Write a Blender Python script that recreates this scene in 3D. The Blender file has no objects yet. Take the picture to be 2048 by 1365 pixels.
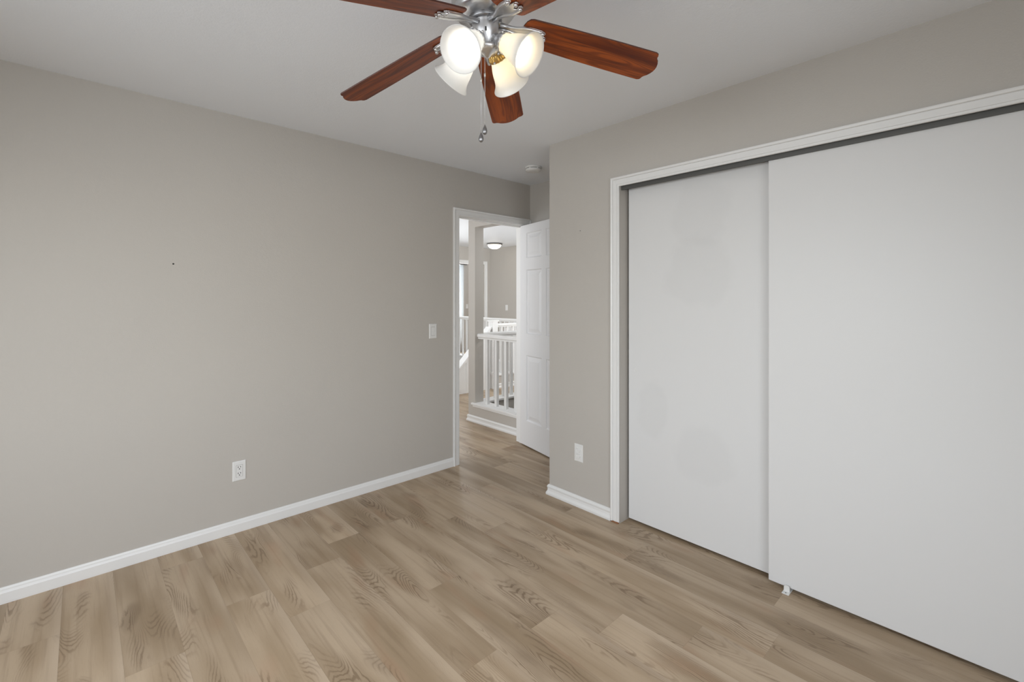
import bpy, bmesh, math, random
from mathutils import Vector, Matrix
R = math.radians
PI = math.pi
random.seed(7)
scene = bpy.context.scene
C = scene.collection

# ------------------------------------------------------------------ camera
# world frame: X runs along the left wall towards the doorway, Y towards the left wall
cam = bpy.data.cameras.new('camera')
cam.sensor_width = 36.0
cam.lens = 920.47 / 2048 * 36.0
cam.shift_y = -(682.5 - 596.94) / 2048.0
cam.clip_start = 0.02
co = bpy.data.objects.new('camera', cam)
C.objects.link(co)
co.location = (0, 0, 1.37)
co.rotation_euler = (R(90), 0, R(46.91 - 90))
scene.camera = co

# ------------------------------------------------------------------ world, exposure
scene.view_settings.view_transform = 'Standard'
scene.view_settings.look = 'None'
scene.view_settings.gamma = 1.0
scene.view_settings.use_curve_mapping = False
scene.view_settings.exposure = 0.0
w = bpy.data.worlds.new('world')
scene.world = w
w.use_nodes = True
nt = w.node_tree
bg = nt.nodes['Background']
sky = nt.nodes.new('ShaderNodeTexSky')
sky.sky_type = 'NISHITA'
sky.sun_disc = False
sky.sun_elevation = R(40)
sky.sun_rotation = R(200)
nt.links.new(sky.outputs[0], bg.inputs[0])
bg.inputs[1].default_value = 0.10
scene.cycles.max_bounces = 10
scene.cycles.diffuse_bounces = 7
scene.cycles.glossy_bounces = 4
scene.cycles.transmission_bounces = 6
scene.cycles.transparent_max_bounces = 8
scene.cycles.sample_clamp_indirect = 4.0
scene.cycles.use_denoising = True

XN, YR, XB, XC, YL, H = -1.30, -0.95, 2.388, 3.107, 3.071, 2.44   # near wall, rear wall, closet front, end wall, left wall, ceiling


def area(name, loc, direction, sx, sy, power, col=(1, 1, 1), spread=180):
    l = bpy.data.lights.new(name, 'AREA')
    l.shape = 'RECTANGLE'
    l.size, l.size_y, l.energy, l.color = sx, sy, power, col
    l.spread = R(spread)
    o = bpy.data.objects.new(name, l)
    C.objects.link(o)
    o.location = loc
    o.rotation_euler = Vector(direction).to_track_quat('-Z', 'Y').to_euler()
    return o


# daylight entering through the room's two windows (behind the camera); sky light falls downwards into the room
area('daylight_near_window', (XN - 0.16, 1.15, 1.45), (1, 0, -0.50), 2.0, 1.35, 46, (0.92, 0.967, 1.0), 150)
area('daylight_rear_window', (0.1, YR - 0.16, 1.45), (0, 1, -0.62), 2.0, 1.35, 37, (0.92, 0.967, 1.0), 150)
# unseen fill lights added in hall, landing and stairs, with no windows behind them
area('hall_fill', (0.75, 4.25, 1.5), (1, 0, 0.25), 1.6, 1.3, 32, (0.96, 0.98, 1.0))
area('landing_fill', (6.2, 3.2, 1.6), (-0.15, 1, 0.15), 0.9, 1.3, 66, (0.95, 0.98, 1.0))
area('stairwell_fill', (4.35, 3.21, 1.75), (0, 1, -0.1), 1.1, 0.9, 12, (0.95, 0.98, 1.0))  # added to brighten the second rail's side and the column reveal
area('stair_fill', (3.05, 6.5, 1.7), (1, 0, -0.1), 1.6, 1.3, 34, (0.95, 0.98, 1.0))
area('daylight_far_room', (7.0, 9.3, 1.5), (-0.2, -1, 0), 1.2, 1.6, 24, (0.95, 0.98, 1.0))


# ------------------------------------------------------------------ materials
def srgb(r, g, b):
    f = lambda c: (c / 255 / 12.92) if c / 255 <= 0.04045 else ((c / 255 + 0.055) / 1.055) ** 2.4
    return (f(r), f(g), f(b), 1)


def mat(name, col, rough=0.6, metal=0.0, spec=0.5, bump=None, coat=0):
    m = bpy.data.materials.new(name)
    m.use_nodes = True
    n, l = m.node_tree.nodes, m.node_tree.links
    b = n['Principled BSDF']
    b.inputs['Base Color'].default_value = (*col[:3], 1)
    b.inputs['Roughness'].default_value = rough
    b.inputs['Metallic'].default_value = metal
    b.inputs['Specular IOR Level'].default_value = spec
    b.inputs['Coat Weight'].default_value = coat
    if bump:
        sc, st, dist = bump
        tc = n.new('ShaderNodeTexCoord')
        nz = n.new('ShaderNodeTexNoise')
        nz.inputs['Scale'].default_value = sc
        nz.inputs['Detail'].default_value = 3
        bp = n.new('ShaderNodeBump')
        bp.inputs['Strength'].default_value = st
        bp.inputs['Distance'].default_value = dist
        l.new(tc.outputs['Object'], nz.inputs['Vector'])
        l.new(nz.outputs['Fac'], bp.inputs['Height'])
        l.new(bp.outputs['Normal'], b.inputs['Normal'])
    return m


def wall_material(name, col, amt=0.03):
    """eggshell paint over orange-peel texture, with a faint roller mottling"""
    m = mat(name, col, 0.55, 0, 0.35)
    n, l = m.node_tree.nodes, m.node_tree.links
    b = n['Principled BSDF']
    tc = n.new('ShaderNodeTexCoord')
    n1 = n.new('ShaderNodeTexNoise'); n1.inputs['Scale'].default_value = 150; n1.inputs['Detail'].default_value = 2
    n2 = n.new('ShaderNodeTexNoise'); n2.inputs['Scale'].default_value = 55; n2.inputs['Detail'].default_value = 3
    ad = n.new('ShaderNodeMath'); ad.operation = 'ADD'
    bp = n.new('ShaderNodeBump'); bp.inputs['Strength'].default_value = 0.35; bp.inputs['Distance'].default_value = 0.0016
    n3 = n.new('ShaderNodeTexNoise'); n3.inputs['Scale'].default_value = 1.3; n3.inputs['Detail'].default_value = 2
    mr = n.new('ShaderNodeMapRange'); mr.inputs[3].default_value = 1 - amt; mr.inputs[4].default_value = 1 + amt
    mx = n.new('ShaderNodeVectorMath'); mx.operation = 'SCALE'; mx.inputs[0].default_value = col[:3]
    for q in (n1, n2, n3):
        l.new(tc.outputs['Object'], q.inputs['Vector'])
    l.new(n1.outputs['Fac'], ad.inputs[0]); l.new(n2.outputs['Fac'], ad.inputs[1])
    l.new(ad.outputs[0], bp.inputs['Height']); l.new(bp.outputs['Normal'], b.inputs['Normal'])
    l.new(n3.outputs['Fac'], mr.inputs[0]); l.new(mr.outputs[0], mx.inputs['Scale'])
    l.new(mx.outputs[0], b.inputs['Base Color'])
    return m


M = {}
M['wall'] = wall_material('wall_paint', (0.502, 0.475, 0.440))
M['ceiling'] = wall_material('ceiling_paint', (0.83, 0.86, 0.905), 0.012)
M['trim'] = mat('white_trim_paint', (0.78, 0.78, 0.775), 0.35)
M['door'] = mat('white_door_paint', (0.74, 0.745, 0.76), 0.38, bump=(90, 0.08, 0.001))
M['plastic'] = mat('white_plastic', (0.75, 0.75, 0.74), 0.35)
M['slot'] = mat('dark_slot', (0.03, 0.03, 0.03), 0.7)
M['nickel'] = mat('brushed_nickel', (0.64, 0.64, 0.65), 0.34, 1.0)
M['warm_lit'] = mat('warm_lit_metal', (0.72, 0.47, 0.16), 0.25, 1.0)  # gold glow of a warm bulb put into the metal colour
M['nickel_dark'] = mat('dark_nickel', (0.30, 0.30, 0.31), 0.35, 1.0)
M['track'] = mat('track_metal', (0.10, 0.10, 0.095), 0.5, 0.3)
M['dark'] = mat('closet_dark', (0.05, 0.045, 0.04), 0.9)
M['copper'] = mat('bare_wood_edge', (0.25, 0.11, 0.05), 0.8)
M['bronze'] = mat('lamp_rim', (0.20, 0.19, 0.18), 0.4, 0.8)


def sliding_material(name='sliding_door_paint', stains=True):
    """white door slab with faint patches of touched-up paint"""
    m = mat(name, (0.72, 0.722, 0.725), 0.42, spec=0.35, bump=(60, 0.05, 0.001))
    if not stains:
        return m
    n, l = m.node_tree.nodes, m.node_tree.links
    b = n['Principled BSDF']
    tc = n.new('ShaderNodeTexCoord')
    nz = n.new('ShaderNodeTexNoise'); nz.inputs['Scale'].default_value = 6; nz.inputs['Detail'].default_value = 4
    l.new(tc.outputs['Object'], nz.inputs['Vector'])
    prev = None
    # centre (y, z) and half size of the touched-up areas, in object coordinates (origin at slab base)
    for (y, z, ry, rz) in [(-0.037, 1.82, 0.17, 0.19), (-0.02, 1.50, 0.20, 0.20), (0.25, 0.70, 0.10, 0.20), (-0.05, 0.50, 0.17, 0.17)]:
        s1 = n.new('ShaderNodeVectorMath'); s1.operation = 'SUBTRACT'; s1.inputs[1].default_value = (0, y, z)
        s2 = n.new('ShaderNodeVectorMath'); s2.operation = 'MULTIPLY'; s2.inputs[1].default_value = (0, 1 / ry, 1 / rz)
        ln = n.new('ShaderNodeVectorMath'); ln.operation = 'LENGTH'
        ad = n.new('ShaderNodeMath'); ad.operation = 'ADD'
        mr = n.new('ShaderNodeMapRange')
        mr.inputs[1].default_value = 1.30; mr.inputs[2].default_value = 1.55
        mr.inputs[3].default_value = 0.968; mr.inputs[4].default_value = 1.0
        l.new(tc.outputs['Object'], s1.inputs[0]); l.new(s1.outputs[0], s2.inputs[0]); l.new(s2.outputs[0], ln.inputs[0])
        l.new(ln.outputs['Value'], ad.inputs[0]); l.new(nz.outputs['Fac'], ad.inputs[1]); l.new(ad.outputs[0], mr.inputs[0])
        if prev is None:
            prev = mr.outputs[0]
        else:
            mu = n.new('ShaderNodeMath'); mu.operation = 'MULTIPLY'
            l.new(prev, mu.inputs[0]); l.new(mr.outputs[0], mu.inputs[1]); prev = mu.outputs[0]
    sc = n.new('ShaderNodeVectorMath'); sc.operation = 'SCALE'; sc.inputs[0].default_value = (0.72, 0.722, 0.725)
    l.new(prev, sc.inputs['Scale']); l.new(sc.outputs[0], b.inputs['Base Color'])
    return m


M['slide'] = sliding_material()
M['slide_plain'] = sliding_material('front_sliding_door_paint', False)


def mth(n, l, op, a, b=None, c=None, clamp=False):
    q = n.new('ShaderNodeMath'); q.operation = op; q.use_clamp = clamp
    for i, v in enumerate((a, b, c)):
        if v is None:
            continue
        if isinstance(v, (int, float)):
            q.inputs[i].default_value = v
        else:
            l.new(v, q.inputs[i])
    return q.outputs[0]


def noise(n, l, vec, scale, detail=2, rough=0.5, dist=0.0):
    q = n.new('ShaderNodeTexNoise')
    q.inputs['Scale'].default_value = scale
    q.inputs['Detail'].default_value = detail
    q.inputs['Roughness'].default_value = rough
    q.inputs['Distortion'].default_value = dist
    l.new(vec, q.inputs['Vector'])
    return q.outputs['Fac']


def stretch(n, l, vec, s):
    q = n.new('ShaderNodeVectorMath'); q.operation = 'MULTIPLY'; q.inputs[1].default_value = s
    l.new(vec, q.inputs[0])
    return q.outputs[0]


def mixc(n, l, fac, a, b):
    q = n.new('ShaderNodeMix'); q.data_type = 'RGBA'
    if isinstance(fac, (int, float)):
        q.inputs['Factor'].default_value = fac
    else:
        l.new(fac, q.inputs['Factor'])
    for key, v in (('A', a), ('B', b)):
        s = [i for i in q.inputs if i.name == key and i.type == 'RGBA'][0]
        if isinstance(v, tuple):
            s.default_value = v
        else:
            l.new(v, s)
    return [o for o in q.outputs if o.type == 'RGBA'][0]


def ramp(n, l, v, lo, hi, a=0.0, b=1.0):
    q = n.new('ShaderNodeMapRange'); q.interpolation_type = 'SMOOTHSTEP'
    q.inputs[1].default_value = lo; q.inputs[2].default_value = hi
    q.inputs[3].default_value = a; q.inputs[4].default_value = b
    l.new(v, q.inputs[0])
    return q.outputs[0]


def floor_material():
    """wood-look vinyl planks: per-plank offset and tone, cathedral figure, fibres, knots"""
    m = mat('vinyl_plank', (0.25, 0.2, 0.14), 0.42, 0, 0.4)
    n, l = m.node_tree.nodes, m.node_tree.links
    b = n['Principled BSDF']
    uv = n.new('ShaderNodeUVMap'); uv.uv_map = 'grain'          # metres on the plank plus a per-plank shift
    ed = n.new('ShaderNodeUVMap'); ed.uv_map = 'edge'           # distance across / along the plank
    at = n.new('ShaderNodeAttribute'); at.attribute_name = 'tone'
    sx = n.new('ShaderNodeSeparateXYZ'); l.new(ed.outputs[0], sx.inputs[0])
    v = uv.outputs[0]
    tone = at.outputs['Fac']
    # slow field whose contour lines make the cathedral grain
    wob = noise(n, l, stretch(n, l, v, (34, 8, 1)), 1.0, 3, 0.6)
    field = noise(n, l, stretch(n, l, v, (6.0, 1.0, 1)), 1.0, 1.0, 0.3, 0.3)
    f = mth(n, l, 'ADD', field, mth(n, l, 'MULTIPLY', wob, 0.034))
    rings = ramp(n, l, mth(n, l, 'SINE', mth(n, l, 'MULTIPLY', f, 330.0)), 0.0, 1.0)
    figure = ramp(n, l, noise(n, l, stretch(n, l, v, (8.0, 2.0, 1)), 1.0, 1.0, 0.5), 0.50, 0.64)
    fib = noise(n, l, stretch(n, l, v, (420, 16, 1)), 1.0, 2, 0.6)
    fib2 = noise(n, l, stretch(n, l, v, (60, 1.6, 1)), 1.0, 2, 0.5)
    blot = noise(n, l, stretch(n, l, v, (7, 1.3, 1)), 1.0, 2, 0.5)
    knot = ramp(n, l, noise(n, l, stretch(n, l, v, (9, 3.0, 1)), 1.0, 0.5, 0.4), 0.66, 0.80)
    light = srgb(187, 167, 143)
    mid = srgb(155, 134, 108)
    dark = srgb(116, 95, 72)
    red = srgb(160, 126, 98)
    c = mixc(n, l, ramp(n, l, blot, 0.28, 0.70), mid, light)
    c = mixc(n, l, mth(n, l, 'MULTIPLY', ramp(n, l, fib2, 0.48, 0.75), 0.24), c, dark)
    c = mixc(n, l, mth(n, l, 'MULTIPLY', ramp(n, l, fib, 0.5, 0.8), 0.16), c, dark)
    c = mixc(n, l, mth(n, l, 'MULTIPLY', ramp(n, l, noise(n, l, stretch(n, l, v, (6, 1.8, 1)), 1.7, 0.5, 0.5), 0.60, 0.78), 0.40), c, red)
    c = mixc(n, l, mth(n, l, 'MULTIPLY', mth(n, l, 'MULTIPLY', rings, figure), 0.62), c, dark)
    c = mixc(n, l, mth(n, l, 'MULTIPLY', figure, 0.12), c, dark)
    c = mixc(n, l, mth(n, l, 'MULTIPLY', knot, mth(n, l, 'MULTIPLY_ADD', rings, 0.35, 0.30)), c, srgb(104, 84, 62))
    # tone of the plank
    sc = n.new('ShaderNodeVectorMath'); sc.operation = 'SCALE'
    l.new(c, sc.inputs[0]); l.new(mth(n, l, 'MULTIPLY_ADD', tone, 0.16, 0.91), sc.inputs['Scale'])
    # pale lighter band along one edge of many planks + thin seam
    pale = ramp(n, l, sx.outputs[0], 0.120, 0.178, 0.0, 0.42)
    pale = mth(n, l, 'MULTIPLY', pale, ramp(n, l, tone, 0.2, 0.7))
    c2 = mixc(n, l, pale, sc.outputs[0], srgb(196, 178, 158))
    s = ramp(n, l, sx.outputs[0], 0.0, 0.0018, 0.40, 0.0)
    s2 = ramp(n, l, sx.outputs[1], 0.0, 0.0020, 0.30, 0.0)
    c3 = mixc(n, l, mth(n, l, 'MAXIMUM', s, s2), c2, srgb(98, 80, 62))
    l.new(c3, b.inputs['Base Color'])
    bp = n.new('ShaderNodeBump'); bp.inputs['Strength'].default_value = 0.12; bp.inputs['Distance'].default_value = 0.001
    l.new(mth(n, l, 'ADD', fib, mth(n, l, 'MULTIPLY', rings, figure)), bp.inputs['Height'])
    l.new(bp.outputs['Normal'], b.inputs['Normal'])
    l.new(mth(n, l, 'MULTIPLY_ADD', fib2, 0.12, 0.40), b.inputs['Roughness'])
    return m


M['floor'] = floor_material()


def blade_material():
    m = mat('mahogany_blade', (0.2, 0.05, 0.02), 0.38, 0, 0.22)
    n, l = m.node_tree.nodes, m.node_tree.links
    b = n['Principled BSDF']
    uv = n.new('ShaderNodeUVMap'); uv.uv_map = 'grain'
    v = uv.outputs[0]
    field = noise(n, l, stretch(n, l, v, (1.6, 11, 1)), 1.0, 1.5, 0.4, 0.4)
    rings = ramp(n, l, mth(n, l, 'SINE', mth(n, l, 'MULTIPLY', field, 110.0)), -0.2, 1.0)
    fib = noise(n, l, stretch(n, l, v, (9, 260, 1)), 1.0, 3, 0.6)
    band = noise(n, l, stretch(n, l, v, (1.5, 24, 1)), 1.0, 2, 0.5)
    c = mixc(n, l, ramp(n, l, band, 0.3, 0.7), (0.115, 0.023, 0.008, 1), (0.37, 0.085, 0.016, 1))
    c = mixc(n, l, mth(n, l, 'MULTIPLY', rings, 0.5), c, (0.085, 0.022, 0.012, 1))
    c = mixc(n, l, mth(n, l, 'MULTIPLY', ramp(n, l, fib, 0.5, 0.72), 0.5), c, (0.06, 0.018, 0.010, 1))
    l.new(c, b.inputs['Base Color'])
    return m


M['blade'] = blade_material()
M['blade_edge'] = mat('blade_edge', (0.07, 0.02, 0.012), 0.4)


def glass_shade(name, col=(0.93, 0.93, 0.92)):
    m = bpy.data.materials.new(name); m.use_nodes = True
    n, l = m.node_tree.nodes, m.node_tree.links
    b = n['Principled BSDF']
    b.inputs['Base Color'].default_value = (*col, 1)
    b.inputs['Roughness'].default_value = 0.25
    tr = n.new('ShaderNodeBsdfTranslucent'); tr.inputs[0].default_value = (*col, 1)
    mx = n.new('ShaderNodeMixShader'); mx.inputs[0].default_value = 0.42
    l.new(b.outputs[0], mx.inputs[1]); l.new(tr.outputs[0], mx.inputs[2])
    l.new(mx.outputs[0], n['Material Output'].inputs[0])
    return m


def emissive(name, col, s):
    m = bpy.data.materials.new(name); m.use_nodes = True
    n, l = m.node_tree.nodes, m.node_tree.links
    n.remove(n['Principled BSDF'])
    e = n.new('ShaderNodeEmission'); e.inputs[0].default_value = (*col, 1); e.inputs[1].default_value = s
    l.new(e.outputs[0], n['Material Output'].inputs[0])
    return m


M['shade'] = glass_shade('frosted_glass')
M['bulb_cool'] = emissive('bulb_neutral', (1.0, 0.95, 0.86), 5.0)
M['bulb_warm'] = emissive('bulb_warm', (1.0, 0.80, 0.50), 6.5)
M['dome'] = emissive('hall_lamp_dome', (1.0, 0.91, 0.74), 4.5)
M['bright'] = emissive('outdoor_light', (0.93, 0.97, 1.0), 6)
M['blind'] = glass_shade('sheer_blind', (0.9, 0.92, 0.93))


# ------------------------------------------------------------------ mesh helpers
def link(name, bm, m, parent=None, smooth=False, loc=None, bevel=None):
    me = bpy.data.meshes.new(name)
    bmesh.ops.recalc_face_normals(bm, faces=bm.faces[:])
    if loc is None:
        if parent is not None:
            loc = root_loc(parent)
        else:
            xs = [v.co for v in bm.verts]
            loc = Vector(((min(v.x for v in xs) + max(v.x for v in xs)) / 2,
                          (min(v.y for v in xs) + max(v.y for v in xs)) / 2, min(v.z for v in xs)))
    loc = Vector(loc)
    for v in bm.verts:
        v.co -= loc
    bm.to_mesh(me); bm.free()
    for mm in (m if isinstance(m, (list, tuple)) else [m]):
        me.materials.append(mm)
    if smooth:
        for f in me.polygons:
            f.use_smooth = True
    o = bpy.data.objects.new(name, me)
    C.objects.link(o)
    if parent is not None:
        o.parent = parent
        o.location = loc - root_loc(parent)
    else:
        o.location = loc
    if bevel:
        b = o.modifiers.new('bevel', 'BEVEL'); b.width = bevel; b.segments = 2; b.limit_method = 'ANGLE'; b.angle_limit = R(40)
    return o


def root_loc(o):
    v = Vector(o.location)
    while o.parent is not None:
        o = o.parent
        v = v + Vector(o.location)
    return v


def tag(o, label=None, cat=None, group=None, kind=None):
    if label: o['label'] = label
    if cat: o['category'] = cat
    if group: o['group'] = group
    if kind: o['kind'] = kind
    return o


def struct(o):
    o['kind'] = 'structure'
    return o


def thing(name, loc, label, cat, group=None):
    o = bpy.data.objects.new(name, None)
    C.objects.link(o); o.location = loc; o.empty_display_size = 0.05
    return tag(o, label, cat, group)


def box(bm, x0, x1, y0, y1, z0, z1, mi=0):
    vs = [bm.verts.new(p) for p in ((x0, y0, z0), (x1, y0, z0), (x1, y1, z0), (x0, y1, z0),
                                    (x0, y0, z1), (x1, y0, z1), (x1, y1, z1), (x0, y1, z1))]
    for f in ((0, 3, 2, 1), (4, 5, 6, 7), (0, 1, 5, 4), (1, 2, 6, 5), (2, 3, 7, 6), (3, 0, 4, 7)):
        bm.faces.new([vs[i] for i in f]).material_index = mi


def boxes(*bs):
    bm = bmesh.new()
    for b in bs:
        box(bm, *b)
    return bm


def prism(bm, pts, a, b, fn, mi=0):
    """extrude the 2-D outline pts between depths a and b; fn maps (u, v, depth) to a point"""
    A = [bm.verts.new(fn(u, v, a)) for u, v in pts]
    B = [bm.verts.new(fn(u, v, b)) for u, v in pts]
    n = len(pts)
    bm.faces.new(A).material_index = mi
    bm.faces.new(B[::-1]).material_index = mi
    for i in range(n):
        bm.faces.new((A[i], A[(i + 1) % n], B[(i + 1) % n], B[i])).material_index = mi


def lathe(bm, prof, T, seg=40, mi=0, flute=None):
    """prof: (radius, height) along local z of matrix T"""
    rings = []
    for r, z in prof:
        ring = []
        for i in range(seg):
            a = 2 * PI * i / seg
            rr = r
            if flute:
                rr = r * (1 + flute[1] * math.cos(flute[0] * a))
            ring.append(bm.verts.new(T @ Vector((rr * math.cos(a), rr * math.sin(a), z))))
        rings.append(ring)
    for a, b in zip(rings, rings[1:]):
        for i in range(seg):
            bm.faces.new((a[i], a[(i + 1) % seg], b[(i + 1) % seg], b[i])).material_index = mi
    return rings


def cap(bm, ring):
    bm.faces.new(ring)


def ball(bm, c, r, seg=12, sc=(1, 1, 1)):
    T = Matrix.Translation(c) @ Matrix.Diagonal((*[r * s for s in sc], 1))
    bmesh.ops.create_uvsphere(bm, u_segments=seg, v_segments=max(6, seg // 2 + 2), radius=1, matrix=T)


def tube(bm, pts, r, seg=10):
    pts = [Vector(p) for p in pts]
    rings = []
    for i, p in enumerate(pts):
        t = (pts[min(i + 1, len(pts) - 1)] - pts[max(i - 1, 0)]).normalized()
        q = t.to_track_quat('Z', 'Y').to_matrix()
        rr = r[i] if isinstance(r, (list, tuple)) else r
        rings.append([bm.verts.new(p + q @ Vector((rr * math.cos(2 * PI * k / seg), rr * math.sin(2 * PI * k / seg), 0))) for k in range(seg)])
    for a, b in zip(rings, rings[1:]):
        for i in range(seg):
            bm.faces.new((a[i], a[(i + 1) % seg], b[(i + 1) % seg], b[i]))
    bm.faces.new(rings[0][::-1]); bm.faces.new(rings[-1])


# maps from (u along the wall, v up, d out of the wall) to world
def face_y(y, s=-1):      # wall plane Y = y whose room side faces s*Y
    return lambda u, v, d: Vector((u, y + s * d, v))


def face_x(x, s=-1):
    return lambda u, v, d: Vector((x + s * d, u, v))


def baseboard(name, fn, u0, u1, h=0.072, m=None, shoe=False, mitre0=0, mitre1=0, parent=None):
    """profiled baseboard swept along u; mitre: how far the end grows with thickness"""
    if shoe:
        prof = [(0, 0), (.017, 0), (.019, .006), (.019, .016), (.014, .024), (.0105, .030), (.0095, .046), (.0125, .052), (.013, .059), (.009, .067), (.004, h), (0, h)]
    else:
        prof = [(0, 0), (.0125, 0), (.0130, .010), (.0125, .048), (.0105, .052), (.0085, .058), (.0075, .064), (.004, h), (0, h)]
    bm = bmesh.new()
    A = [bm.verts.new(fn(u0 - mitre0 * d, v, d)) for d, v in prof]
    B = [bm.verts.new(fn(u1 + mitre1 * d, v, d)) for d, v in prof]
    for i in range(len(prof) - 1):
        bm.faces.new((A[i], A[i + 1], B[i + 1], B[i]))
    bm.faces.new(A); bm.faces.new(B[::-1])
    return struct(link(name, bm, m or M['trim']))


CAS = [(0, 0), (0, .008), (.003, .0100), (.009, .0105), (.0095, .0080), (.012, .0080), (.0125, .0115), (.038, .0125), (.0385, .0095), (.0415, .0095), (.0445, .0165), (.052, .0190), (.0565, .0180), (.058, .0150), (.058, .0)]


def casing(name, fn, u0, u1, z1, wd=0.058, left=True, right=True, z0=0.0, parent=None, su=1.0):
    """mitred three-sided door casing around the opening u0..u1 (u0 < u1), head at z1"""
    bm = bmesh.new()
    k = wd / 0.058
    path = []
    if left: path.append(lambda w: (u0 - w, z0))
    path.append(lambda w: (u0 - w, z1 + w))
    path.append(lambda w: (u1 + w, z1 + w))
    if right: path.append(lambda w: (u1 + w, z0))
    rows = [[bm.verts.new(fn(*p(a * k), d)) for a, d in CAS] for p in path]
    n = len(CAS)
    for r0, r1 in zip(rows, rows[1:]):
        for i in range(n):
            bm.faces.new((r0[i], r0[(i + 1) % n], r1[(i + 1) % n], r1[i]))
    bm.faces.new(rows[0]); bm.faces.new(rows[-1][::-1])
    return link(name, bm, M['trim'], parent)


# ------------------------------------------------------------------ room shell
T = 0.119
DX0, DX1, DZ = 2.277, 3.045, 2.050     # doorway in the left wall
CY0, CY1, CZ = -0.235, 1.596, 2.052    # closet opening
YC = 2.169                              # corner of the closet block
# floor of planks laid along Y
PW, PL, X00 = 0.178, 1.22, 0.470
JO = {0: 2.36, 1: 2.09, 2: 2.40, 3: 1.35, 4: 1.84, 5: 1.338, 6: 2.35, 7: 0.86, 8: 1.845, 9: 2.582, 10: 0.70, 11: 1.6, 12: 2.95, 13: 1.9}


def floor_mesh(x0, x1, y0, y1, holes=()):
    bm = bmesh.new()
    g = bm.loops.layers.uv.new('grain')
    e = bm.loops.layers.uv.new('edge')
    t = bm.faces.layers.float.new('tone')
    rnd = random.Random(3)

    def quad(xa, xb, ya, yb, sx, sy, off, tn, px0, py0):
        if xb - xa < 1e-4 or yb - ya < 1e-4:
            return
        f = bm.faces.new([bm.verts.new((xx, yy, 0)) for xx, yy in ((xa, ya), (xb, ya), (xb, yb), (xa, yb))])
        f[t] = tn
        for lp in f.loops:
            p = lp.vert.co
            lp[g].uv = ((p.x - px0) * sx + off[0], (p.y - py0) * sy + off[1])
            lp[e].uv = (p.x - px0, p.y - py0)

    k = math.floor((x0 - X00) / PW)
    while X00 + k * PW < x1:
        px = X00 + k * PW
        jo = JO.get(k, rnd.uniform(0, PL))
        j = math.floor((y0 - jo) / PL)
        while jo + j * PL < y1:
            py = jo + j * PL
            tn = rnd.random(); off = (rnd.uniform(0, 40), rnd.uniform(0, 40))
            a0, a1 = max(px, x0), min(px + PW, x1)
            b0, b1 = max(py, y0), min(py + PL, y1)
            spans = [(a0, a1, b0, b1)]
            for (hx0, hx1, hy0, hy1) in holes:
                nxt = []
                for (p0, p1, q0, q1) in spans:
                    if p1 <= hx0 or p0 >= hx1 or q1 <= hy0 or q0 >= hy1:
                        nxt.append((p0, p1, q0, q1)); continue
                    nxt += [(p0, hx0, q0, q1), (hx1, p1, q0, q1), (max(p0, hx0), min(p1, hx1), q0, hy0), (max(p0, hx0), min(p1, hx1), hy1, q1)]
                spans = [s for s in nxt if s[1] - s[0] > 1e-4 and s[3] - s[2] > 1e-4]
            for s in spans:
                quad(*s, 1, 1, off, tn, px, py)
            j += 1
        k += 1
    for f in bm.faces:
        f.normal_update()
        if f.normal.z < 0:
            f.normal_flip()
    return bm


STAIR = (3.29, 5.60, 3.19, 4.045)        # stairwell beside the hall
STAIR2 = (4.62, 5.48, 5.35, 7.60)        # second flight behind the newel
bm = floor_mesh(-1.3, 8.0, -0.95, 9.5, [STAIR, STAIR2])
me = bpy.data.meshes.new('floor'); bm.to_mesh(me); bm.free(); me.materials.append(M['floor'])
fl = bpy.data.objects.new('floor', me); C.objects.link(fl); struct(fl)
sub = boxes((XN - .2, 3.29, YR - .2, 9.6, -0.20, -0.004), (3.29, 8.1, YR - .2, 3.19, -0.20, -0.004), (3.29, 4.62, 4.10, 9.6, -0.20, -0.004), (4.62, 5.48, 4.10, 5.29, -0.2, -0.004), (5.48, 8.1, 3.19, 9.6, -0.2, -0.004), (4.62, 5.48, 7.6, 9.6, -0.2, -0.004))
struct(link('trim_1', sub, M['trim']))

# ceiling: one slab over room and hall
struct(link('ceiling', boxes((XN - .2, 8.2, YR - .2, 9.7, H, H + 0.12)), M['ceiling'], loc=(0, 0, H)))

wl = boxes((XN - .12, DX0 - 0.019, YL, YL + T, 0, H), (DX0 - 0.019, DX1 + 0.019, YL, YL + T, DZ + 0.019, H), (DX1 + 0.019, XC, YL, YL + T, 0, H))
wall_left = struct(link('wall_left', wl, M['wall'], loc=(0, YL, 0)))
# door jamb lining with stop
jm = boxes((DX0 - 0.019, DX0, YL - .001, YL + T + .001, 0, DZ), (DX1, DX1 + 0.019, YL - .001, YL + T + .001, 0, DZ),
           (DX0 - 0.019, DX1 + 0.019, YL - .001, YL + T + .001, DZ, DZ + 0.019),
           (DX0, DX0 + 0.010, YL + .040, YL + .075, 0, DZ), (DX1 - 0.010, DX1, YL + .040, YL + .075, 0, DZ), (DX0, DX1, YL + .040, YL + .075, DZ - .010, DZ))
struct(link('trim_2', jm, M['trim']))
struct(casing('trim_3', face_y(YL), DX0 - 0.005, DX1 + 0.004, DZ + 0.004))
struct(casing('trim_4', face_y(YL + T, 1), DX0 - 0.005, DX1 + 0.004, DZ + 0.004))

struct(link('wall_end', boxes((XC, 3.29, CY0 - .6, YL + T, 0, H)), M['wall'], loc=(XC, 0, 0)))
wr = boxes((XB, XB + .115, CY1 + .012, YC, 0, H), (XB, XB + .115, CY0 - .012, CY1 + .012, CZ + .022, H), (XB, XB + .115, YR, CY0 - .012, 0, H),
           (XB + .115, XC, YC - .115, YC, 0, H), (XB + .115, XC, CY0 - .6, CY0 - .5, 0, H))
struct(link('wall_right', wr, M['wall'], loc=(XB, 0, 0)))
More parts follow.
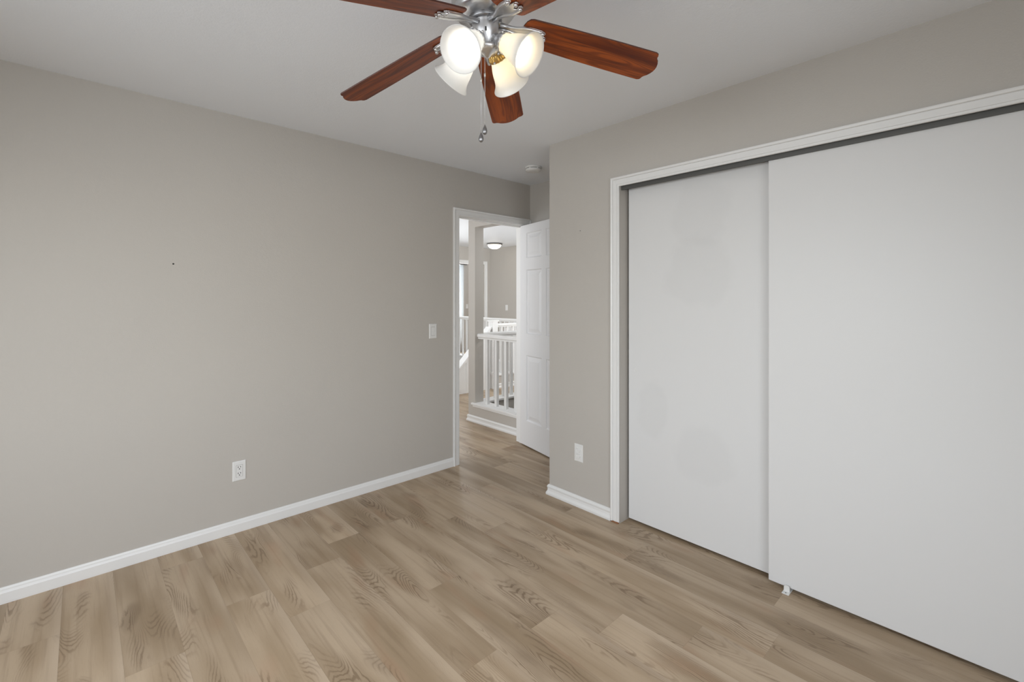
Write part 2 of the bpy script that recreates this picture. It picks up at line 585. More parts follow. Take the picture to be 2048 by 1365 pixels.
# closet drywall return (jamb) and head
cj = boxes((XB - .001, XB + .115, CY1, CY1 + .014, 0, CZ + .022), (XB - .001, XB + .115, CY0 - .014, CY0, 0, CZ + .022), (XB - .001, XB + .115, CY0, CY1, CZ + .012, CZ + .024))
struct(link('trim_5', cj, M['wall']))
struct(casing('trim_6', face_x(XB), CY0 + 0.0, CY1 + 0.0, CZ - 0.002, 0.056, z0=0.008))
struct(link('trim_7', boxes((XB - .014, XB, CY1 + .002, CY1 + .052, 0, .009)), M['copper']))

# walls behind the camera, with their windows
def wall_with_window(name, axis, pos, a0, a1, w0, w1, z0, z1, out):
    if axis == 'x':
        mk = lambda u0, u1, v0, v1: (min(pos, pos + out * .12), max(pos, pos + out * .12), u0, u1, v0, v1)
    else:
        mk = lambda u0, u1, v0, v1: (u0, u1, min(pos, pos + out * .12), max(pos, pos + out * .12), v0, v1)
    return struct(link(name, boxes(mk(a0, w0, 0, H), mk(w1, a1, 0, H), mk(w0, w1, 0, z0), mk(w0, w1, z1, H)), M['wall']))


wall_with_window('wall_near', 'x', XN, YR - .12, YL, 0.15, 2.15, .78, 2.13, -1)
wall_with_window('wall_rear', 'y', YR, XN, XB + .8, -0.9, 1.1, .78, 2.13, -1)


def window(name, axis, pos, w0, w1, z0, z1):
    def bx(u0, u1, d0, d1, v0, v1):
        return (pos + d0, pos + d1, u0, u1, v0, v1) if axis == 'x' else (u0, u1, pos + d0, pos + d1, v0, v1)
    o = struct(link(name, boxes(bx(w0, w0 + .05, -.09, -.04, z0, z1), bx(w1 - .05, w1, -.09, -.04, z0, z1), bx(w0 + .05, w1 - .05, -.09, -.04, z0, z0 + .05),
                                bx(w0 + .05, w1 - .05, -.09, -.04, z1 - .05, z1), bx((w0 + w1) / 2 - .03, (w0 + w1) / 2 + .03, -.09, -.04, z0 + .05, z1 - .05)), M['trim']))
    return o


window('window_1', 'x', XN, 0.15, 2.15, .78, 2.13)
window('window_2', 'y', YR, -0.9, 1.1, .78, 2.13)

# baseboards of the room
baseboard('baseboard_left', face_y(YL), XN, DX0 - 0.063)
baseboard('baseboard_left_end', face_y(YL), DX1 + .0615, XC - .001)
baseboard('baseboard_right', face_x(XB), CY1 + .056, YC, shoe=True, mitre1=1)
baseboard('baseboard_right_return', face_y(YC, 1), XB, XC, shoe=True, mitre0=1)
baseboard('baseboard_end', face_x(XC), YC + .02, YL - .02)
baseboard('baseboard_near', face_x(XN, 1), YR, YL)
baseboard('baseboard_rear', face_y(YR, 1), XN, XB)

# ------------------------------------------------------------------ doors
def panel_face(bm, fn, W_, H_, th, panels):
    """door slab W_ x H_ with raised-and-fielded panels on both faces; fn(s, z, depth)"""
    for d, sgn in ((0.0, 1), (th, -1)):
        xs = sorted({0, W_} | {p[0] for p in panels} | {p[1] for p in panels})
        zs = sorted({0, H_} | {p[2] for p in panels} | {p[3] for p in panels})
        cache = {}

        def vert(s, z, dd):
            key = (round(s, 5), round(z, 5), round(dd, 5))
            if key not in cache:
                cache[key] = bm.verts.new(fn(s, z, dd))
            return cache[key]
        for i in range(len(xs) - 1):
            for j in range(len(zs) - 1):
                a, b, c, e = xs[i], xs[i + 1], zs[j], zs[j + 1]
                hit = [p for p in panels if p[0] <= a + 1e-6 and p[1] >= b - 1e-6 and p[2] <= c + 1e-6 and p[3] >= e - 1e-6]
                if not hit:
                    bm.faces.new((vert(a, c, d), vert(b, c, d), vert(b, e, d), vert(a, e, d)))
                else:
                    rings = []
                    for ins, dep in ((0, 0), (.007, .009), (.014, .010), (.019, .0095), (.046, .0030), (.049, .0015)):
                        dd = d + sgn * dep
                        rings.append([vert(a + ins, c + ins, dd), vert(b - ins, c + ins, dd), vert(b - ins, e - ins, dd), vert(a + ins, e - ins, dd)])
                    for r0, r1 in zip(rings, rings[1:]):
                        for q in range(4):
                            bm.faces.new((r0[q], r0[(q + 1) % 4], r1[(q + 1) % 4], r1[q]))
                    bm.faces.new(rings[-1])
    for (s0, z0, s1, z1) in ((0, 0, W_, 0), (W_, 0, W_, H_), (W_, H_, 0, H_), (0, H_, 0, 0)):
        bm.faces.new([bm.verts.new(q) for q in (fn(s0, z0, 0), fn(s1, z1, 0), fn(s1, z1, th), fn(s0, z0, th))])


th = R(12.0)
dd_ = Vector((-math.sin(th), -math.cos(th), 0)); nn_ = Vector((math.cos(th), -math.sin(th), 0))
P0 = Vector((3.010, 3.100, 0))
LW = 0.755
P_ = [(.100, .345, 1.727, 1.958), (.410, .655, 1.727, 1.958), (.100, .345, 1.030, 1.618), (.410, .655, 1.030, 1.618), (.100, .345, .230, .832), (.410, .655, .230, .832)]
bm = bmesh.new()
panel_face(bm, lambda s, z, d: P0 + dd_ * s + nn_ * d + Vector((0, 0, z + .013)), LW, 2.033, .035, P_)
door1 = struct(link('door_1', bm, M['door'], loc=P0))
for s in (-1, 1):
    bm = bmesh.new()
    c = P0 + dd_ * (LW - .065) + Vector((0, 0, .93)) + nn_ * (.0175 + s * .0175)
    Tm = Matrix.Translation(c) @ (nn_ * s).to_track_quat('Z', 'Y').to_matrix().to_4x4()
    rg = lathe(bm, [(.0, 0), (.031, 0), (.031, .006), (.014, .012), (.012, .030), (.024, .040), (.028, .052), (.022, .063), (0.0, .066)], Tm, 24)
    bmesh.ops.remove_doubles(bm, verts=bm.verts[:], dist=1e-5)
    link('door_knob', bm, M['nickel'], door1, smooth=True)
for z in (.22, 1.02, 1.82):
    bm = bmesh.new()
    lathe(bm, [(0, z), (.006, z), (.006, z + .09), (0, z + .09)], Matrix.Translation(P0 + nn_ * .037 + dd_ * (-.003)), 12)
    bmesh.ops.remove_doubles(bm, verts=bm.verts[:], dist=1e-6)
    link('hinge', bm, M['nickel'], door1)
struct(link('trim_8', boxes((DX0 - .003, DX0 + .0015, YL + .012, YL + .038, .905, .965)), M['nickel_dark']))

# closet: double track and two bypass slabs
struct(link('trim_9', boxes((2.405, 2.411, CY0, CY1, 2.030, 2.064), (2.411, 2.497, CY0, CY1, 2.058, 2.064), (2.449, 2.453, CY0, CY1, 2.040, 2.058), (2.492, 2.497, CY0, CY1, 2.030, 2.058)), M['track']))
bm = boxes((2.467, 2.487, .755, 1.583, .015, 2.046))
d2 = struct(link('door_2', bm, M['slide'], bevel=.002))
bm = bmesh.new()
Tm = Matrix.Translation((2.467, 1.538, .930)) @ Matrix.Rotation(R(-90), 4, 'Y')
lathe(bm, [(0.0, -.004), (.0055, -.004), (.006, .0005), (.0085, .0015), (.0095, 0)], Tm, 20)
link('finger_pull', bm, M['plastic'], d2, smooth=True)
bm = boxes((2.415, 2.435, -.225, .775, .015, 2.042))
d3 = struct(link('door_3', bm, M['slide_plain'], bevel=.003))
# floor guide
g = thing('floor_guide', (2.395, .690, 0), 'small white plastic floor guide under the front sliding closet door', 'door guide')
bm = boxes((2.374, 2.450, .676, .706, 0.0, .0035))
link('base_plate', bm, M['plastic'], g, bevel=.001)
for a_, b_ in ((2.397, 2.402), (2.446, 2.450)):
    bm = bmesh.new()
    prism(bm, [(.679, .0035), (.703, .0035), (.703, .024), (.699, .030), (.683, .030), (.679, .024)], a_, b_, lambda u, v, d: Vector((d, u, v)))
    link('upright', bm, M['plastic'], g)
bm = bmesh.new(); lathe(bm, [(0, .0036), (.003, .0036), (.0032, .0048), (0, .0050)], Matrix.Translation((2.384, .691, 0)), 12)
link('screw', bm, M['nickel_dark'], g)


# ------------------------------------------------------------------ wall plates
def rrect(w, h, r, n=5):
    pts = []
    for cx, cy, a0 in ((w / 2 - r, h / 2 - r, 0), (-w / 2 + r, h / 2 - r, 90), (-w / 2 + r, -h / 2 + r, 180), (w / 2 - r, -h / 2 + r, 270)):
        for i in range(n + 1):
            a = R(a0 + 90 * i / n)
            pts.append((cx + r * math.cos(a), cy + r * math.sin(a)))
    return pts


def plate(bm, fn, u, z, w=.070, h=.115, d0=0, d1=.005, r=.003):
    o = rrect(w, h, r); i = rrect(w - .008, h - .008, r * .6)
    rows = [[bm.verts.new(fn(u + a, z + b, d)) for a, b in pts] for pts, d in ((o, d0), (o, d0 + (d1 - d0) * .45), (i, d1))]
    n = len(o)
    for r0, r1 in zip(rows, rows[1:]):
        for k in range(n):
            bm.faces.new((r0[k], r0[(k + 1) % n], r1[(k + 1) % n], r1[k]))
    bm.faces.new(rows[-1]); bm.faces.new(rows[0][::-1])


def screws(t, fn, u, z, dz):
    for s in (-1, 1):
        bm = bmesh.new()
        prism(bm, [(u + .003 * math.cos(a), z + s * dz + .003 * math.sin(a)) for a in [2 * PI * k / 12 for k in range(12)]], .0045, .0058, fn)
        link('screw', bm, M['plastic'], t)


def decora_outlet(fn, base, u, z, label):
    t = thing('wall_outlet', base, label, 'outlet')
    bm = bmesh.new(); plate(bm, fn, u, z); link('cover_plate', bm, M['plastic'], t)
    bm = bmesh.new(); prism(bm, [(u + a, z + b) for a, b in rrect(.034, .068, .002)], .0045, .0066, fn)
    rc = link('receptacle', bm, M['plastic'], t)
    bm = bmesh.new()
    for zz in (z + .0195, z - .0165):
        for du, hh in ((-.0062, .0085), (.0062, .0070)):
            prism(bm, [(u + du - .0016, zz + .004 - hh / 2), (u + du + .0016, zz + .004 - hh / 2), (u + du + .0016, zz + .004 + hh / 2), (u + du - .0016, zz + .004 + hh / 2)], .006, .0069, fn)
        prism(bm, [(u + .0030 * math.cos(a), zz - .0075 + .0030 * math.sin(a)) for a in [2 * PI * k / 12 for k in range(12)]], .006, .0069, fn)
    link('slot', bm, M['slot'], rc)
    bm = bmesh.new()
    o = rrect(.0362, .0702, .003)
    prism(bm, [(u + a, z + b) for a, b in o], .0030, .0052, fn)
    link('receptacle_gap', bm, M['nickel_dark'], t)
    screws(t, fn, u, z, .0485)
    return t


decora_outlet(face_y(YL), (.677, YL, .356), .677, .356, 'white rectangular outlet low on the long plain wall, above the baseboard')

t = thing('light_switch', (2.019, YL, 1.111), 'white rocker light switch on the wall left of the doorway', 'light switch')
fn = face_y(YL); u, z = 2.019, 1.111
bm = bmesh.new(); plate(bm, fn, u, z); link('cover_plate', bm, M['plastic'], t)
bm = bmesh.new(); prism(bm, [(u + a, z + b) for a, b in rrect(.0355, .0695, .002)], .003, .0052, fn); link('rocker_gap', bm, M['nickel_dark'], t)
bm = bmesh.new()
prof = [(-.033, .0045), (-.033, .0095), (.0, .0058), (.033, .0062), (.033, .0045)]
A = [bm.verts.new(fn(u - .0165, z + a, d)) for a, d in prof]; B = [bm.verts.new(fn(u + .0165, z + a, d)) for a, d in prof]
for i in range(5): bm.faces.new((A[i], A[(i + 1) % 5], B[(i + 1) % 5], B[i]))
bm.faces.new(A); bm.faces.new(B[::-1])
link('rocker', bm, M['plastic'], t)
screws(t, fn, u, z, .0485)

t = thing('wall_outlet', (XB, 1.910, .353), 'white outlet with two round safety covers beside the closet', 'outlet')
fn = face_x(XB); u, z = 1.910, .353
bm = bmesh.new(); plate(bm, fn, u, z); link('cover_plate', bm, M['plastic'], t)
for s in (-1, 1):
    bm = bmesh.new()
    zz = z + s * .0195
    base = []
    for k in range(28):
        a = 2 * PI * k / 28
        base.append((.0175 * math.cos(a), max(-.0145, min(.0145, .0175 * math.sin(a)))))
    rows = [[bm.verts.new(fn(u + a * q, zz + b * q, d)) for a, b in base] for q, d in ((1, .004), (1, .009), (.86, .012), (.75, .0105), (.0, .0105))]
    for r0, r1 in zip(rows, rows[1:]):
        for k in range(28): bm.faces.new((r0[k], r0[(k + 1) % 28], r1[(k + 1) % 28], r1[k]))
    bmesh.ops.remove_doubles(bm, verts=bm.verts[:], dist=1e-6)
    link('safety_cover', bm, M['plastic'], t, smooth=False)

# anchor in the left wall, screw by the closet, scuffs
bm = bmesh.new()
fn = face_y(YL)
lathe(bm, [(.0, .0018), (.0028, .0016), (.0045, .0003), (.0045, -.002)], Matrix.Translation((.363, YL, 1.556)) @ Matrix.Rotation(R(90), 4, 'X'), 16)
bmesh.ops.remove_doubles(bm, verts=bm.verts[:], dist=1e-6)
tag(link('wall_anchor', bm, M['slot'], smooth=True), 'small black wall anchor high on the long plain wall', 'wall anchor')
bm = bmesh.new()
lathe(bm, [(.0, .006), (.002, .0055), (.0028, .004), (.0012, .003), (.0012, -.003)], Matrix.Translation((XB, 1.896, 1.812)) @ Matrix.Rotation(R(-90), 4, 'Y'), 12)
bmesh.ops.remove_doubles(bm, verts=bm.verts[:], dist=1e-6)
tag(link('nail', bm, M['nickel_dark'], smooth=True), 'tiny nail left in the narrow wall beside the closet', 'nail')

# smoke detector
sd = thing('smoke_detector', (2.697, 2.627, H), 'round white smoke detector on the ceiling near the doorway corner', 'smoke detector')
Ts = Matrix.Translation((2.697, 2.627, H)) @ Matrix.Diagonal((1, 1, -1, 1))
bm = bmesh.new(); lathe(bm, [(.0, 0), (.069, 0), (.070, .004), (.069, .011), (.060, .013)], Ts, 48)
link('base', bm, M['plastic'], sd, smooth=True)
bm = bmesh.new(); lathe(bm, [(.060, .011), (.060, .020)], Ts, 48)
link('vent_slots', bm, M['slot'], sd, smooth=True)
bm = bmesh.new(); rg = lathe(bm, [(.058, .016), (.066, .0175), (.067, .024), (.062, .032), (.045, .037), (.020, .038), (0, .038)], Ts, 48)
bmesh.ops.remove_doubles(bm, verts=bm.verts[:], dist=1e-6)
for k in range(6):
    a = 2 * PI * k / 6 + .3
    c, s = math.cos(a), math.sin(a)
    q = Vector((2.697 + .0635 * c, 2.627 + .0635 * s, H - .0155))
    Tq = Matrix.Translation(q) @ Matrix.Rotation(a, 4, 'Z') @ Matrix.Diagonal((.004, .010, .006, 1))
    bmesh.ops.create_cube(bm, size=1, matrix=Tq)
link('cover', bm, M['plastic'], sd, smooth=False)

# ------------------------------------------------------------------ ceiling fan
FS = 0.924
O = Vector((1.0385 * FS, 1.247 * FS, 1.37 + .978 * FS))
ta, tb = -.072, .005
N = Vector((ta, tb, 1)).normalized(); FX = Vector((1, 0, -ta)).normalized(); FY = N.cross(FX)
TF = Matrix.Translation(O) @ Matrix(((FX.x, FY.x, N.x, 0), (FX.y, FY.y, N.y, 0), (FX.z, FY.z, N.z, 0), (0, 0, 0, 1)))
fan = thing('ceiling_fan', O, 'ceiling fan with five reddish wooden blades and four lit glass shades', 'ceiling fan')
# canopy meets the ceiling
bm = bmesh.new()
ctop = (H - O.z)
lathe(bm, [(0, ctop), (.066, ctop), (.066, ctop - .012), (.060, ctop - .030), (.030, ctop - .040), (.0, ctop - .040)],
      Matrix.Translation(O + Vector((-.011, 0, 0))), 40)
bmesh.ops.remove_doubles(bm, verts=bm.verts[:], dist=1e-6)
link('canopy', bm, M['nickel'], fan, smooth=True)
bm = bmesh.new()
lathe(bm, [(.0, .128), (.050, .128), (.088, .112), (.103, .088), (.107, .060), (.107, .045), (.101, .040), (.099, .032), (.102, .026), (.092, .014), (.060, .006), (.0, .006)], TF, 56)
bmesh.ops.remove_doubles(bm, verts=bm.verts[:], dist=1e-6)
mo = link('motor_housing', bm, M['nickel'], fan, smooth=True)
bm = bmesh.new()
lathe(bm, [(.0, .010), (.052, .010), (.054, .006), (.054, -.004), (.050, -.008), (.0, -.008)], TF, 48)
bmesh.ops.remove_doubles(bm, verts=bm.verts[:], dist=1e-6)
link('flywheel', bm, M['nickel_dark'], fan, smooth=True)
bm = bmesh.new()
lathe(bm, [(.0, -.004), (.040, -.004), (.044, -.008), (.045, -.012), (.042, -.016), (.043, -.020), (.042, -.032), (.038, -.050), (.030, -.068), (.023, -.080), (.019, -.085), (.0, -.085)], TF, 48)
bmesh.ops.remove_doubles(bm, verts=bm.verts[:], dist=1e-6)
sw = link('switch_housing', bm, M['nickel'], fan, smooth=True)
bm = bmesh.new()
cdir = (Vector((0, 0, 1.37)) - O); cdir -= N * cdir.dot(N); cdir.normalize()
prism(bm, [(-.0025, -.052), (.0025, -.052), (.0025, -.040), (-.0025, -.040)], .0405, .0425, lambda a, b, d: O + cdir * d + N.cross(cdir) * a + N * b)
link('reverse_switch', bm, M['slot'], sw)
bm = bmesh.new()
lathe(bm, [(.0, -.082), (.034, -.082), (.040, -.086), (.040, -.094), (.030, -.104), (.014, -.110), (.007, -.118), (0, -.120)], TF, 40)
bmesh.ops.remove_doubles(bm, verts=bm.verts[:], dist=1e-6)
link('light_kit_hub', bm, M['nickel'], fan, smooth=True)

# blades
DR, PITCH, RT, BW = R(12.7), R(-10.7), 0.610, 0.143
PHI = R(112.7)


def blade_outline():
    hw = BW / 2
    pts = []
    # root: rounded
    for i in range(9):
        a = PI / 2 + PI * i / 8
        pts.append((.150 + .028 * math.cos(a), (hw - .012) * math.sin(a)))
    side = [(.30, -(hw - .005)), (.45, -(hw - .001)), (.560, -hw)]
    pts += side
    # wavy tip
    tip = [(.578, -hw), (.586, -hw + .004), (.589, -hw + .010), (.590, -hw + .018), (.594, -hw + .026), (.601, -hw + .034), (.607, -hw + .046), (.611, -.012), (.612, 0)]
    pts += tip + [(a, -b) for a, b in tip[-2::-1]]
    pts += [(a, -b) for a, b in side[::-1]]
    out = []
    for q in pts:
        if not out or (abs(q[0] - out[-1][0]) + abs(q[1] - out[-1][1])) > 1e-5:
            out.append(q)
    return out


BO = blade_outline()
for k in range(5):
    an = PHI - k * R(72)
    d = math.cos(an) * FX + math.sin(an) * FY
    tt = -math.sin(an) * FX + math.cos(an) * FY
    rd = d * math.cos(DR) - N * math.sin(DR)          # radial line of the blade
    up = rd.cross(tt); up = up if up.dot(N) > 0 else -up
    wd = tt * math.cos(PITCH) + up * math.sin(PITCH)   # across
    bn = rd.cross(wd); bn = bn if bn.dot(N) > 0 else -bn
    P = lambda r_, w_, h_: O + rd * r_ + wd * w_ + bn * h_
    bm = bmesh.new()
    uvl = bm.loops.layers.uv.new('grain')
    lo = [bm.verts.new(P(a, b, 0)) for a, b in BO]
    hi = [bm.verts.new(P(a, b, .0055)) for a, b in BO]
    f0 = bm.faces.new(lo); f1 = bm.faces.new(hi[::-1])
    loc2 = {v: q for v, q in zip(lo + hi, BO + BO)}
    for f in (f0, f1):
        for lp in f.loops:
            a, b = loc2[lp.vert]
            lp[uvl].uv = (a + k * 3.7, b + k * 1.9)
    for i in range(len(BO)):
        f = bm.faces.new((lo[i], lo[(i + 1) % len(BO)], hi[(i + 1) % len(BO)], hi[i])); f.material_index = 1
    bl = link('blade', bm, [M['blade'], M['blade_edge']], fan, bevel=.0012)
    # blade iron: arm that fans out into a three-lobed scroll under the blade
    bm = bmesh.new()
    half = [(.040, .016), (.070, .012), (.092, .012), (.112, .018), (.128, .026), (.146, .030), (.166, .031), (.186, .030), (.197, .026), (.200, .019), (.194, .014), (.184, .015), (.178, .018), (.168, .017), (.164, .012), (.172, .009), (.190, .008), (.204, .005)]
    poly = half + [(.207, 0)] + [(a, -b) for a, b in half[::-1]]
    prism(bm, poly, -.0065, -.0005, lambda a, b, h: P(a, b, h))
    tri = bm.faces[:]
    ir = link('blade_iron', bm, M['nickel'], bl, bevel=.002)
    # raised ribs of the scroll
    bm = bmesh.new()
    for s in (-1, 1):
        tube(bm, [P(a, s * b, -.0075) for a, b in ((.048, .009), (.080, .008), (.104, .013), (.124, .021), (.146, .025), (.168, .026), (.186, .025), (.194, .020))], [.007, .0065, .006, .0058, .0055, .005, .005, .004], 8)
    link('scroll_rib', bm, M['nickel'], bl, smooth=True)
    for a, b in ((.190, .022), (.190, -.022), (.200, 0)):
        bm = bmesh.new()
        ball(bm, P(a, b, -.0095), .0065, 14)
        link('screw', bm, M['nickel'], bl, smooth=True)

# lamps of the light kit
PSI, RHO, ZR, TAU = 3.4385, .153, .1535, R(36)
shade_prof = [(.0265, 0), (.0285, .004), (.0290, .012), (.0330, .024), (.0395, .040), (.0440, .055), (.0475, .072), (.0520, .088), (.0590, .101), (.0665, .110), (.0680, .112)]
for k in range(4):
    an = PSI + k * PI / 2
    h = math.cos(an) * FX + math.sin(an) * FY
    ax = h * math.cos(TAU) - N * math.sin(TAU)
    rim = O + h * RHO - N * ZR
    neck = rim - ax * .112
    Tm = Matrix.Translation(neck) @ ax.to_track_quat('Z', 'Y').to_matrix().to_4x4()
    bm = bmesh.new()
    inner = [(r - .0028, z) for r, z in shade_prof]
    inner[-1] = (shade_prof[-1][0] - .0015, .1135)
    lathe(bm, shade_prof + inner[::-1], Tm, 48)
    sh = link('lamp_shade', bm, M['shade'], fan, smooth=True)
    # socket, arm and fluted fitter
    bm = bmesh.new()
    c0 = O - N * .092
    tube(bm, [c0 + h * .006, c0 + h * .030 - N * .001, neck - ax * .036], [.012, .0115, .012], 14)
    link('arm', bm, M['nickel'], sh, smooth=True)
    bm = bmesh.new()
    lathe(bm, [(0, -.042), (.014, -.042), (.016, -.036), (.0145, -.030), (.019, -.022), (.027, -.010), (.0325, .003), (.0335, .010), (.0315, .010), (.026, 0), (0, -.004)], Tm, 60, flute=(16, .04))
    bmesh.ops.remove_doubles(bm, verts=bm.verts[:], dist=1e-6)
    ft = link('fitter', bm, M['warm_lit'] if k == 2 else M['nickel'], sh, smooth=True)  # warm bulb light painted on this one fitter; the others are nickel
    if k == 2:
        ft['label'] = 'fluted metal fitter, tinted gold for the warm bulb light'
    for q in range(3):
        bm = bmesh.new()
        a = 2 * PI * q / 3 + .5
        ball(bm, Tm @ Vector((.037 * math.cos(a), .037 * math.sin(a), .004)), .0042, 10)
        link('thumb_screw', bm, M['nickel'], sh, smooth=True)
    bm = bmesh.new()
    lathe(bm, [(0, .0), (.013, .0), (.0135, .018), (.017, .030), (.026, .046), (.0295, .060), (.027, .075), (.018, .086), (.008, .0895), (0, .090)], Tm, 28)
    bmesh.ops.remove_doubles(bm, verts=bm.verts[:], dist=1e-6)
    link('bulb', bm, M['bulb_cool'] if k in (0, 3) else M['bulb_warm'], sh, smooth=True)

# pull chains
for (x, y, z0, z1, off) in ((.943, 1.154, 2.160, 1.905, (-.0035, 0)), (.952, 1.146, 2.178, 1.930, (.0, 0))):
    bm = bmesh.new()
    n = int((z0 - z1) / .0044)
    for i in range(n):
        T_ = Matrix.Translation((x, y, z0 - i * .0044)) @ Matrix.Diagonal((.0016, .0016, .0016, 1))
        bmesh.ops.create_icosphere(bm, subdivisions=1, radius=1, matrix=T_)
    tube(bm, [(x, y, z0), (x, y, z1)], .0006, 5)
    zc = z0 - .08
    tube(bm, [(x, y, zc), (x, y, zc - .012)], .0028, 8)
    ch = link('pull_chain', bm, M['nickel'], fan, smooth=True)
    bm = bmesh.new()
    lathe(bm, [(0, 0), (.0022, 0), (.0035, -.004), (.0065, -.012), (.0078, -.019), (.0070, -.026), (.004, -.030), (0, -.031)], Matrix.Translation((x, y, z1)), 20)
    bmesh.ops.remove_doubles(bm, verts=bm.verts[:], dist=1e-6)
    link('pull_knob', bm, M['nickel_dark'], ch, smooth=True)

# ------------------------------------------------------------------ hall beyond the doorway
XP, YO = 3.17, 3.986
# partition with the wide opening over the stairs: curb, column, header
struct(link('wall_hall_partition', boxes((XP, 3.29, YO, 4.103, 0, H), (XP, 3.29, YL + T, YO, 0, .190), (XP, 3.29, YL + T, YO, 2.155, H)), M['wall'], loc=(XP, YO, 0)))
baseboard('baseboard_hall_partition', face_x(XP), YL + T, 4.103, mitre1=1, shoe=True)
baseboard('baseboard_hall_column', face_y(4.103, 1), XP, 3.31, mitre0=1, shoe=True)
struct(link('trim_10', boxes((XP - .022, 3.312, YL + T + .016, YO + .048, .192, .214), (XP - .012, XP, YL + T + .016, YO + .03, .172, .192)), M['trim'], bevel=.004))


def baluster(bm, x, y, z0, z1, s=.0165):
    box(bm, x - s, x + s, y - s, y + s, z0, z1)


def rail(bm, axis, c, a0, a1, zt, wd=.066, ht=.058):
    pr = [(-wd / 2, zt - .012), (-wd / 2 + .006, zt - .003), (-wd / 2 + .016, zt), (wd / 2 - .016, zt), (wd / 2 - .006, zt - .003), (wd / 2, zt - .012),
          (wd / 2, zt - .034), (wd / 2 - .010, zt - .042), (wd / 2 - .012, zt - ht), (-wd / 2 + .012, zt - ht), (-wd / 2 + .010, zt - .042), (-wd / 2, zt - .034)]
    prism(bm, pr, a0, a1, (lambda u, v, d: Vector((c + u, d, v))) if axis == 'y' else (lambda u, v, d: Vector((d, c + u, v))))


def balustrade(label, axis, c, a0, a1, zt, zb, pos, newel=None):
    loc = (c, (a0 + a1) / 2, zb) if axis == 'y' else ((a0 + a1) / 2, c, zb)
    t = thing('balustrade', loc, label, 'railing')
    bm = bmesh.new(); rail(bm, axis, c, a0, a1, zt); link('handrail', bm, M['trim'], t)
    for q in pos:
        bm = bmesh.new()
        if axis == 'y': baluster(bm, c, q, zb, zt - .054)
        else: baluster(bm, q, c, zb, zt - .054)
        link('baluster', bm, M['trim'], t)
    if newel:
        x, y = newel; s = .052
        bm = boxes((x - s, x + s, y - s, y + s, 0.0, zt + .030), (x - s - .012, x + s + .012, y - s - .012, y + s + .012, zt + .030, zt + .052),
                   (x - s - .010, x + s + .010, y - s - .010, y + s + .010, .215, .255))
        link('newel_post', bm, M['trim'], t, bevel=.003)
    return t


balustrade('white railing set in the wall opening just through the doorway', 'y', 3.232, YL + T, YO, .978, .214, [3.846 - .152 * i for i in range(5)])
# second railing: along the stairwell on the hall side
XE = 5.60
struct(link('wall_stair_curb', boxes((3.29, XE, YO + .004, 4.103, -.60, .186)), M['wall']))
struct(link('trim_11', boxes((3.312, XE, YO - .014, 4.121, .188, .212)), M['trim'], bevel=.004))
balustrade('white railing along the stairwell edge, behind the railing in the wall opening', 'x', 4.05, 3.29, XE, .978, .212, [3.40 + .125 * i for i in range(17)])
baseboard('baseboard_stair_curb', face_y(4.103, 1), 3.31, XE, shoe=True)
# stairwell lining
struct(link('wall_stairwell', boxes((3.29, XE + .1, 3.09, 3.19, -1.6, H), (XE, XE + .1, 3.19, 4.10, -1.6, 0.0), (3.17, 3.29, 3.19, 4.10, -1.6, -.20), (3.29, XE, 3.19, 4.0, -1.7, -1.6), (3.29, XE, YO + .004, 4.10, -1.6, -.6)), M['wall']))
# third railing with newel and low wall, across the hall
struct(link('wall_landing_curb', boxes((4.62, 5.48, 5.255, 5.365, -.6, .186)), M['wall']))
struct(link('trim_12', boxes((4.62, 5.46, 5.235, 5.385, .188, .212)), M['trim'], bevel=.004))
baseboard('baseboard_landing_curb', face_y(5.255), 4.63, 5.48, shoe=True)
balustrade('white railing with a square newel post across the hall', 'x', 5.31, 4.62, 5.46, .985, .212, [4.74 + .12 * i for i in range(6)], newel=(4.575, 5.31))
# sloped white stair guard left of the newel
t = thing('stair_guard', (4.0, 5.29, 0), 'solid white stair side with sloping cap, seen at left edge of doorway', 'stair guard')
sl = lambda x: .367 + (x - 3.926) * .94
bm = bmesh.new(); prism(bm, [(3.56, 0.001), (4.50, 0.001), (4.50, sl(4.50) - .001), (3.56, sl(3.56) - .001)], 5.29, 5.36, lambda u, v, d: Vector((u, d, v)))
for i in range(7):
    x = 3.64 + .135 * i
    box(bm, x, x + .012, 5.286, 5.29, .03, sl(x) - .01)
link('panel', bm, M['trim'], t)
bm = bmesh.new()
prism(bm, [(3.52, sl(3.52)), (4.50, sl(4.50)), (4.50, sl(4.50) + .035), (3.52, sl(3.52) + .035)], 5.262, 5.388, lambda u, v, d: Vector((u, d, v)))
prism(bm, [(3.52, sl(3.52) - .030), (4.50, sl(4.50) - .030), (4.50, sl(4.50)), (3.52, sl(3.52))], 5.278, 5.372, lambda u, v, d: Vector((u, d, v)))
link('cap', bm, M['trim'], t, bevel=.004)
# far railing in front of the far wall
struct(link('wall_far_curb', boxes((5.48, 5.60, 5.255, 7.60, -.6, .222)), M['trim']))
struct(link('trim_13', boxes((5.462, 5.625, 5.24, 7.60, .224, .248)), M['trim'], bevel=.004))
balustrade('bright white railing farthest away, in front of the far wall', 'y', 5.54, 5.26, 7.60, 1.01, .248, [5.35 + .125 * i for i in range(18)])
